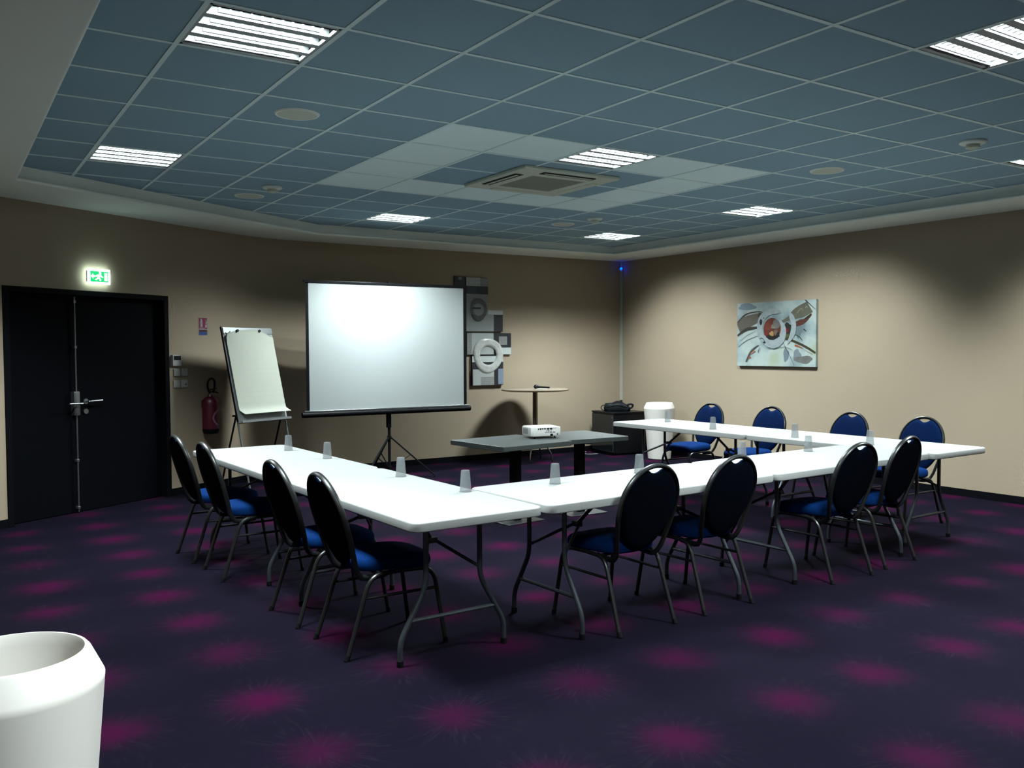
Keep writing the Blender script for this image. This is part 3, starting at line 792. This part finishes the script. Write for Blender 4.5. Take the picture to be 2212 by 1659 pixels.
# running figure, door opening and arrow
flat(b, [(.055,-.038),(.088,-.038),(.088,.036),(.055,.036)])
flat(b, [(.008+.013*math.cos(R(30*k)), .033+.011*math.sin(R(30*k))) for k in range(12)])
flat(b, [(-.020,.018),(.018,.022),(.026,.004),(.042,-.002),(.040,-.010),(.020,-.008),(.006,.000),(.002,-.014),(.020,-.026),(.012,-.042),(.002,-.040),(.004,-.030),(-.014,-.018),(-.026,-.034),(-.048,-.036),(-.048,-.026),(-.032,-.022),(-.018,.004),(-.036,-.004),(-.044,.004)])
flat(b, [(-.095,.0),(-.068,.026),(-.068,.010),(-.045,.010),(-.045,-.008),(-.068,-.008),(-.068,-.024)])
b.build('pictogram', M['white_glow'], t, smooth=False)

t = on_door_wall('fire_safety_sign', 2.283, 1.777, 'small red and blue fire extinguisher sign on the wall', 'sign')
b = MB(); b.box(-.062, .062, -.003, -.0005, -.097, .097); b.build('backing_plate', M['sign_white'], t, smooth=False)
b = MB(); b.box(-.058, .058, -.0040, -.003, -.028, .092); b.build('red_field', M['sign_red'], t, smooth=False)
b = MB(); b.box(-.058, .058, -.0040, -.003, -.060, -.036); b.build('dark_red_band', M['sign_dark'], t, smooth=False)
b = MB(); b.box(-.058, .058, -.0040, -.003, -.093, -.062); b.build('blue_band', M['blue'], t, smooth=False)
b = MB()
flat(b, [(-.040,-.008),(-.010,-.008),(-.010,.062),(-.018,.072),(-.018,.080),(-.034,.086),(-.044,.074),(-.040,.072),(-.032,.079),(-.028,.072),(-.040,.062)], -.005, -.004)
flat(b, [(.030,-.014),(.052,-.012),(.056,.010),(.046,.024),(.056,.040),(.050,.060),(.034,.078),(.040,.050),(.030,.038),(.038,.020),(.026,.012)], -.005, -.004)
flat(b, [(-.052,-.019),(.020,-.019),(.020,-.015),(-.052,-.015)], -.005, -.004); flat(b, [(-.052,-.026),(.030,-.026),(.030,-.023),(-.052,-.023)], -.005, -.004)
b.build('extinguisher_pictogram', M['sign_white'], t, smooth=False)

t = on_door_wall('thermostat', 1.889, 1.414, 'white wall thermostat with a dark display beside the door frame', 'thermostat')
b = MB(); b.box(-.060, .058, -.030, -.001, -.058, .058); b.build('housing', M['plastic_white'], t, bevel=.004)
b = MB(); b.box(-.048, .048, -.0315, -.030, .004, .048); b.build('display', M['display'], t, smooth=False)
for s_, z, lb, kind in ((1.902, 1.287, 'white light switch below the thermostat, upper left of four', 'curve'), (2.003, 1.287, 'white light switch, upper right of the four beside the door', 'line'),
                        (1.896, 1.167, 'white blank wall plate, lower left of the four beside the door', 'line'), (2.002, 1.167, 'white key switch plate, lower right of the four beside the door', 'key')):
    t = on_door_wall('wall_switch', s_, z, lb, 'switch', group='white switch plates beside the door')
    b = MB(); b.box(-.041, .041, -.012, -.001, -.040, .040); b.build('cover_plate', M['plastic_white'], t, bevel=.003)
    b = MB()
    if kind == 'curve': b.prism([(-.03,-.0135),(.03,-.0135),(.03,-.0115),(-.03,-.0115)], -.03, .03)
    elif kind == 'line': b.box(-.03, .03, -.0145, -.012, -.03, .03)
    else: b.box(-.03, .03, -.0135, -.012, -.03, .03)
    b.build('rocker', M['plastic_white'], t, bevel=.002)
    if kind == 'key': b = MB(); disc(b, (.012, -.0135, -.008), .007, .004); b.build('key_slot', M['black'], t)

t = on_door_wall('fire_extinguisher', 2.272, .615, 'dark red fire extinguisher with a white ring mark hung on the wall', 'fire extinguisher', off=.098)
b = MB(); b.lathe([(.0,0),(.060,0),(.074,.008),(.084,.03),(.086,.07),(.086,.33),(.080,.365),(.060,.392),(.030,.405),(.026,.42),(0,.42)], 36); b.build('cylinder', M['red'], t)
b = MB(); b.lathe([(.0755,.006),(.0855,.03),(.0870,.055)], 36, cap=False); b.build('base_band', M['black'], t)
b = MB(); b.lathe([(.026,.42),(.026,.44),(.018,.445),(.018,.46),(0,.46)], 20); b.build('valve', M['steel'], t)
b = MB(); b.bar((-.02,0,.462), (.10,-.015,.440), .018, .012); b.bar((-.02,0,.475), (.085,-.01,.490), .016, .008); b.build('lever', M['black'], t)
b = MB(); b.tube(catmull([(-.02,-.02,.44), (-.055,-.02,.50), (-.045,-.02,.57), (0,-.02,.60), (.045,-.02,.57), (.045,-.02,.50), (.02,-.025,.445)], 6), .011, 10); b.build('hose', M['black'], t)
def wrap(b, pts, w_, r_=.0868):       # ribbon on the cylinder: pts (angle deg, z), angle 0 = facing -y
    vs = []
    P = catmull([(a, z, 0) for a, z in pts], 6)
    for i, p_ in enumerate(P):
        q0, q1 = P[max(i-1,0)], P[min(i+1,len(P)-1)]; d = Vector(((q1.x-q0.x)*R(1)*r_, q1.y-q0.y)).normalized(); n_ = Vector((-d.y, d.x))*w_/2
        for s in (-1, 1):
            a = R(p_.x) + s*n_.x/r_; z = p_.y + s*n_.y
            vs.append((r_*math.sin(a), -r_*math.cos(a), z))
    b.add(vs, [(2*i, 2*i+1, 2*i+3, 2*i+2) for i in range(len(P)-1)])
b = MB(); wrap(b, [(62,.285), (20,.262), (-18,.215), (-24,.16), (-2,.108), (30,.098)], .017); b.build('white_ring_mark', M['light_pink'], t)
b = MB(); wrap(b, [(6,.075), (30,.078), (62,.082)], .034, .0870); b.build('blue_label', M['blue'], t)
b = MB(); b.box(-.03, .03, .086, .097, .28, .36); b.build('wall_bracket', M['black'], t, smooth=False)

# ------------------------------------------------------------ wall art on the screen wall
def art_xy(zx, zy):  # coordinates read off the piece -> metres (x along the wall, z up)
    return (.0560 + (zx-85)/6.145*.00728, 2.494 - (zy-100)/6.145*.00621)
t = thing('collage_artwork', 'black white and silver collage wall art with two glass rings beside the screen', 'artwork', (0, YB, 0))
def ac(name, c, **k):
    f = .60
    c = tuple(v*f for v in c)
    if 'col2' in k: k['col2'] = tuple(v*f for v in k['col2'])
    return mat('collage_'+name, c, raw=True, **k)
AC = {'grey': ac('grey', (.28,.31,.30), rough=.5), 'lgrey': ac('light_grey', (.42,.46,.44), rough=.5), 'tex': ac('silver', (.20,.21,.21), col2=(.34,.35,.34), scale=40, rough=.4), 'black': ac('black', (.008,.010,.016), rough=.5),
      'navy': ac('navy', (.010,.02,.035), col2=(.03,.05,.07), scale=40), 'white': ac('white', (.55,.60,.58)), 'blue': ac('blue_grey', (.20,.25,.33), var=.2, scale=30), 'silver': ac('leaf', (.14,.15,.15), col2=(.6,.6,.6), scale=60, metal=.4, rough=.3)}
panels = [  # (x0,y0,x1,y1,depth, patches)
 (85,100,228,238,.020, [('black',85,100,228,238),('silver',135,105,180,145)]),
 (230,108,520,600,.035, [('lgrey',230,108,415,222),('tex',415,112,518,222),('navy',230,222,370,325),('black',370,225,520,328),('tex',230,328,520,375),('grey',230,375,520,600),('black',310,505,418,528)]),
 (230,600,720,828,.035, [('grey',230,600,597,826),('black',597,600,720,828)]),
 (510,540,720,600,.035, [('white',510,540,720,598)]),
 (238,848,835,1140,.030, [('silver',240,850,298,1138),('lgrey',300,850,595,1138),('black',595,850,835,1046),('silver',668,893,780,1008),('white',700,1046,835,1138)]),
 (302,1150,720,1556,.040, [('white',302,1160,720,1240),('black',302,1240,720,1338),('lgrey',310,1338,595,1554),('tex',415,1440,595,1554),('black',595,1338,650,1556),('blue',650,1335,720,1546)])]
for x0, y0, x1, y1, dp, pt in panels:
    (a0, c1), (a1, c0) = art_xy(x0, y0), art_xy(x1, y1)
    b = MB(); b.box(a0, a1, -dp, -.002, c0, c1); cv = b.build('canvas_block', AC['black'], t, smooth=False)
    b = MB(); used = []
    for k, (cn, p0, q0, p1, q1) in enumerate(pt):
        (u0, w1), (u1, w0) = art_xy(p0, q0), art_xy(p1, q1)
        if cn not in used: used.append(cn)
        b.cur = used.index(cn); b.box(u0, u1, -dp-.001-.0006*k, -dp+.0005, w0, w1)
    b.build('painted_patch', [AC[c] for c in used], cv, smooth=False)
glassm = mat('ridged_glass', (.62,.63,.58), .10, raw=True, alpha=.55, spec=.8, bump=.6, bscale=30, col2=(.35,.37,.36), scale=25)
glassg = mat('dull_ridged_glass', (.34,.36,.35), .2, alpha=.5, spec=.6, bump=.6, bscale=30, col2=(.20,.21,.21), scale=25)
def ring(cx, cy, ro, zo, ri, zi, dp, m, name='glass_ring'):
    (X_, Z_) = art_xy(cx, cy); n = 48; vs = []; prof = [(0,.0),(.12,.012),(.35,.016),(.5,.012),(.65,.016),(.88,.012),(1,.0),(1,-.004),(0,-.004)]
    for k in range(n):
        a = 2*math.pi*k/n; wv = 1+.035*math.sin(3*a+.7)
        for f_, h_ in prof:
            rx_ = ri + (ro*wv-ri)*f_; rz_ = zi + (zo*wv-zi)*f_
            vs.append((X_+rx_*math.cos(a), -dp-.006-h_, Z_+rz_*math.sin(a)))
    P = len(prof); b = MB(); b.add(vs, [(k*P+i, k*P+(i+1) % P, ((k+1) % n)*P+(i+1) % P, ((k+1) % n)*P+i) for k in range(n) for i in range(P)])
    b.build(name, m, t, ang=80)
ring(390, 535, .131, .158, .090, .082, .036, glassg)
ring(515, 1150, .236, .238, .131, .130, .041, glassm)

# ------------------------------------------------------------ painting on the right wall
PW, PH = 1.225, .80
t = thing('abstract_painting', 'abstract canvas with silver ring and brown arcs on the right wall', 'painting', (XR, 3.075, 1.290), -math.pi/2)
bgm = bpy.data.materials.new('painting_ground'); bgm.use_nodes = True; k = Node(bgm.node_tree); p_ = bgm.node_tree.nodes['Principled BSDF']
n1 = k.noise(2.6, 3, k.obj()); cr = k.n('ShaderNodeValToRGB'); bgm.node_tree.links.new(n1, cr.inputs[0])
for i_, (pos, c_) in enumerate(((.30, srgb((84,97,102))), (.45, srgb((118,132,131))), (.55, srgb((138,149,145))), (.72, srgb((128,138,121))))):
    e = cr.color_ramp.elements[i_] if i_ < 2 else cr.color_ramp.elements.new(pos)
    e.position = pos; e.color = c_
bgm.node_tree.links.new(cr.outputs[0], p_.inputs['Base Color']); p_.inputs['Roughness'].default_value = .5
b = MB(); b.box(0, PW, -.040, -.002, 0, PH); b.build('canvas', bgm, t, smooth=False)
lay = [0]
def pu(x, y):
    u_ = (x-118)/1557; top = 225-70*u_; bot = 1450+25*u_
    return (min(max(u_, .0), 1)*PW, min(max((bot-y)/(bot-top), 0), 1)*PH)
pm = {}
def pc(c, c2=None, **kw):
    key = (c, c2)
    if key not in pm: pm[key] = mat('paint_%d' % len(pm), c, col2=c2, scale=18, rough=.45, **kw)
    return pm[key]
def stroke(pts, c, c2=None, name='brush_stroke', **kw):
    P = catmull([(x, y, w_) for x, y, w_ in pts], 6); lay[0] += 1; y0 = -.0405-.00025*lay[0]
    L_, R_ = [], []
    for i, q in enumerate(P):
        a, c_ = P[max(i-1,0)], P[min(i+1,len(P)-1)]; d = Vector((c_.x-a.x, c_.y-a.y)); d.normalize(); n_ = Vector((-d.y, d.x))*q.z/2
        L_.append(pu(q.x+n_.x, q.y+n_.y)); R_.append(pu(q.x-n_.x, q.y-n_.y))
    b = MB(); N_ = len(P); vs = []
    for yy in (y0, -.0400):
        for a, c_ in zip(L_, R_): vs += [(a[0], yy, a[1]), (c_[0], yy, c_[1])]
    fs = [(2*i, 2*i+1, 2*i+3, 2*i+2) for i in range(N_-1)]
    b.add(vs[:2*N_], fs); b.build(name, pc(c, c2, **kw), t, smooth=False)
def blob(x, y, rx_, ry_, c, c2=None, name='paint_patch', n=20, wob=.12):
    lay[0] += 1; y0 = -.0405-.00025*lay[0]; poly = []
    ph_ = random.random()*6
    for i in range(n):
        a = 2*math.pi*i/n; q = 1+wob*math.sin(3*a+ph_)+wob*.6*math.sin(5*a+ph_*2)
        poly.append(pu(x+rx_*q*math.cos(a), y+ry_*q*math.sin(a)))
    b = MB(); b.add([(p[0], y0, p[1]) for p in poly], [tuple(range(n))]); b.build(name, pc(c, c2), t, smooth=False)
blob(1120,1240,55,130,(138,156,166)); blob(1330,1250,75,120,(150,164,172)); blob(1450,1330,170,75,(112,110,108),(150,155,150)); blob(330,290,180,70,(150,170,182)); blob(1350,760,70,140,(128,150,150))
stroke([(122,735,235),(250,640,250),(400,560,225),(640,480,150)], (104,97,84), (128,120,104))
stroke([(122,600,20),(300,440,30),(560,385,22),(660,410,18)], (74,64,46))
stroke([(126,860,34),(300,745,62),(430,715,62),(545,700,50)], (44,44,34), (70,66,52)); stroke([(560,440,90),(640,470,100)], (50,50,44))
stroke([(1040,590,50),(1180,520,90),(1300,440,190),(1420,380,240),(1560,300,230)], (104,102,86), (132,130,112))
stroke([(1300,640,90),(1400,600,110),(1480,560,70),(1590,450,30)], (118,58,48), (96,70,58)); stroke([(1470,540,30),(1590,440,26)], (52,48,36))
stroke([(1475,165,20),(1540,230,16),(1665,355,7)], (30,32,30)); stroke([(1330,420,14),(1400,330,12),(1440,380,8)], (170,170,150)); stroke([(1480,330,12),(1500,290,14),(1525,320,8)], (176,176,158))
blob(1165,770,95,165,(34,38,32),(56,62,50)); blob(1125,755,38,48,(150,30,36)); blob(1125,860,60,40,(96,104,60))
stroke([(150,1075,7),(330,950,9),(555,862,8)], (70,80,74)); stroke([(190,960,5),(340,850,6),(530,760,5)], (96,104,100))
stroke([(1060,905,22),(1250,960,42),(1480,1070,42),(1668,1195,36)], (88,82,52), (60,56,36)); stroke([(1290,1050,38),(1340,1060,30),(1440,1110,8)], (196,104,62)); stroke([(1475,1140,5),(1620,1225,5)], (170,70,64))
stroke([(1452,730,16),(1500,775,12)], (50,56,44)); stroke([(1290,842,8),(1375,880,10),(1428,950,12)], (60,64,46))
stroke([(1040,960,5),(1130,1120,7),(1220,1300,5),(1285,1445,5)], (70,78,80))
stroke([(315,1372,26),(400,1200,34),(480,1110,28),(580,1042,14)], (88,92,88)); stroke([(420,1215,22),(500,1150,34)], (200,150,120)); blob(394,1285,20,24,(205,92,80)); stroke([(570,1190,16),(585,1130,10),(612,1090,6)], (60,74,70))
ringc = ((168,184,188), (214,226,226))
stroke([(1015,400,28),(940,385,95),(830,385,118),(720,430,128),(635,540,125),(602,680,112),(615,820,120),(690,930,135),(800,1010,150),(920,1020,165),(1020,930,150),(1070,800,112),(1062,670,80),(1000,560,36)], *ringc, name='silver_ring')
stroke([(1195,408,14),(1225,480,84),(1262,600,90),(1268,720,92),(1240,850,90),(1190,950,56),(1150,1032,8)], *ringc, name='silver_crescent')
blob(850,722,172,212,(92,42,30),(140,66,42),name='ring_centre',n=36,wob=0)
blob(760,680,70,80,(160,74,44),(120,50,34)); blob(930,640,70,95,(96,92,86),(150,152,146)); blob(850,890,120,44,(22,22,20)); blob(845,820,44,48,(206,190,130),(214,140,80)); blob(880,680,52,44,(186,176,160),(70,60,50)); blob(730,820,40,30,(150,36,44)); blob(930,790,40,60,(60,48,40),(170,150,130)); blob(970,840,34,50,(30,34,32))
blob(625,590,28,58,(20,26,28),wob=.03); blob(683,510,11,13,(30,34,36),wob=0)
stroke([(600,930,10),(640,905,14),(690,940,10),(720,1010,10)], (80,92,90)); blob(700,990,28,18,(50,60,60)); stroke([(740,1095,8),(880,1112,12),(1000,1085,9),(1120,1085,8),(1245,1140,7)], (70,84,84))

# ------------------------------------------------------------ corner: conduit, led, cabinet, bag, planter
b = MB(); b.box(XR-.038, XR-.002, YB-.026, YB-.002, .735, HS-.001); tag(b.build('wall_conduit', M['conduit'], smooth=False), 'pale vertical cable conduit in the far room corner', 'conduit')
t = thing('indicator_light', 'small blue glowing indicator at the top of the far corner conduit', 'indicator light', (XR-.05, YB-.03, 2.715))
b = MB(); b.box(-.030, .020, -.022, .0, -.030, .02); b.build('housing', M['plastic_white'], t, bevel=.003)
b = MB(); b.lathe([(0,-.018),(.013,-.012),(.018,0),(.013,.012),(0,.018)], 14, -.012, -.034, .006); b.build('lens', M['blue_glow'], t)
b = MB(); b.tube(catmull([(XR-.02, YB-.028, .735), (XR-.022, YB-.035, .69), (XR-.028, YB-.05, .60), (XR-.03, YB-.055, .35), (XR-.03, YB-.04, .10)], 5), .006, 8); tag(b.build('black_cable', M['black']), 'black cable leaving the conduit down behind the cabinet', 'cable')

cth = R(-5)
t = thing('equipment_cabinet', 'low black cabinet with a smoked glass door in the far corner', 'cabinet', (2.239, 4.72, 0), cth)
b = MB(); b.box(.0, .55, .0, .56, .03, .59); b.box(.02, .53, .02, .54, 0, .03); b.build('body', M['gloss_black'], t, smooth=False)
b = MB(); b.box(-.008, .558, -.008, .568, .591, .612); b.build('top_panel', M['gloss_black'], t, bevel=.003)
b = MB(); b.box(-.014, -.001, .012, .548, .05, .575); gd = b.build('glass_door', M['glass_dark'], t, smooth=False)
b = MB(); b.box(-.018, -.0145, .004, .010, .05, .575); b.build('door_edge', mat('door_edge_silver', (.10,.13,.15), .25), gd, smooth=False)  # thin silver line along the glass door edge
b = MB(); b.lathe([(.008,0),(.008,.014)], 12, -.016, .03, .53); b.lathe([(.008,0),(.008,.014)], 12, -.016, .52, .20); b.build('hinge', M['steel'], gd)

t = thing('equipment_bag', 'soft black bag slumped on top of the corner cabinet', 'bag', (2.50, 4.97, .6125), R(-38))
b = MB(); nn = 40; rings_ = [(.93,0,0),(1.0,.012,0),(1.02,.05,0),(.97,.085,.004),(.90,.108,.01),(.70,.120,.01),(.35,.126,.0)]
vs = []
for q, z, wv in rings_:
    for k_ in range(nn):
        a = 2*math.pi*k_/nn; e = .55
        x = math.copysign(abs(math.cos(a))**e, math.cos(a))*.19*q; y = math.copysign(abs(math.sin(a))**e, math.sin(a))*.10*q
        zz = z*(1+.14*math.sin(x*22+1)*(z > .05) - .30*max(0, (x-.04)/.15)*(z > .05)) + wv*math.sin(5*a)
        vs.append((x, y + .006*math.sin(9*a), max(0, zz)))
vs.append((0, 0, .128)); fs = [(i*nn+k_, i*nn+(k_+1) % nn, (i+1)*nn+(k_+1) % nn, (i+1)*nn+k_) for i in range(len(rings_)-1) for k_ in range(nn)]
fs += [((len(rings_)-1)*nn+k_, (len(rings_)-1)*nn+(k_+1) % nn, len(rings_)*nn) for k_ in range(nn)] + [tuple(range(nn))[::-1]]
b.add(vs, fs); b.build('bag_body', M['bag'], t, ang=60)
b = MB(); b.tube(catmull([(-.17,-.03,.085), (-.215,-.03,.08), (-.235,-.03,.045), (-.205,-.03,.012), (-.175,-.03,.010)], 5), .009, 8, r2=.006); b.build('strap', M['bag'], t)
b = MB(); b.tube(catmull([(.13,-.02,.085), (.19,-.02,.100), (.225,-.02,.085), (.205,-.02,.05), (.165,-.02,.045)], 5), .014, 8); b.build('carry_handle', M['bag'], t)
b = MB(); b.tube(catmull([(-.15,-.10,.07), (-.05,-.106,.085), (.06,-.105,.08), (.15,-.095,.055)], 6), .003, 6); b.build('zip', M['black'], t)

def planter(x, y, label, grp, s=1.0):
    t = thing('white_planter', label, 'planter', (x, y, 0), 0, grp)
    b = MB(); b.lathe([(.0,.0),(.150,.0),(.156,.006),(.213,.685),(.214,.696),(.210,.705),(.183,.762),(.176,.770),(.168,.771),(.164,.764),(.160,.74),(.135,.10),(.0,.095)], 64)
    b.build('pot', M['planter'], t, ang=40)
planter(2.57, 4.15, 'tall white round planter beside the black cabinet in the far corner', 'tall white planters')
planter(-5.637, -2.466, 'tall white round planter in the near left foreground, cut by the frame', 'tall white planters')
b = MB(); b.tube(catmull([(2.19,5.30,.005),(2.08,5.30,.005),(2.02,5.16,.005),(2.06,5.04,.006),(2.18,5.02,.006)],6), .004, 8); tag(b.build('white_cable', M['cable_white']), 'loop of white cable on the carpet left of the black cabinet', 'cable')
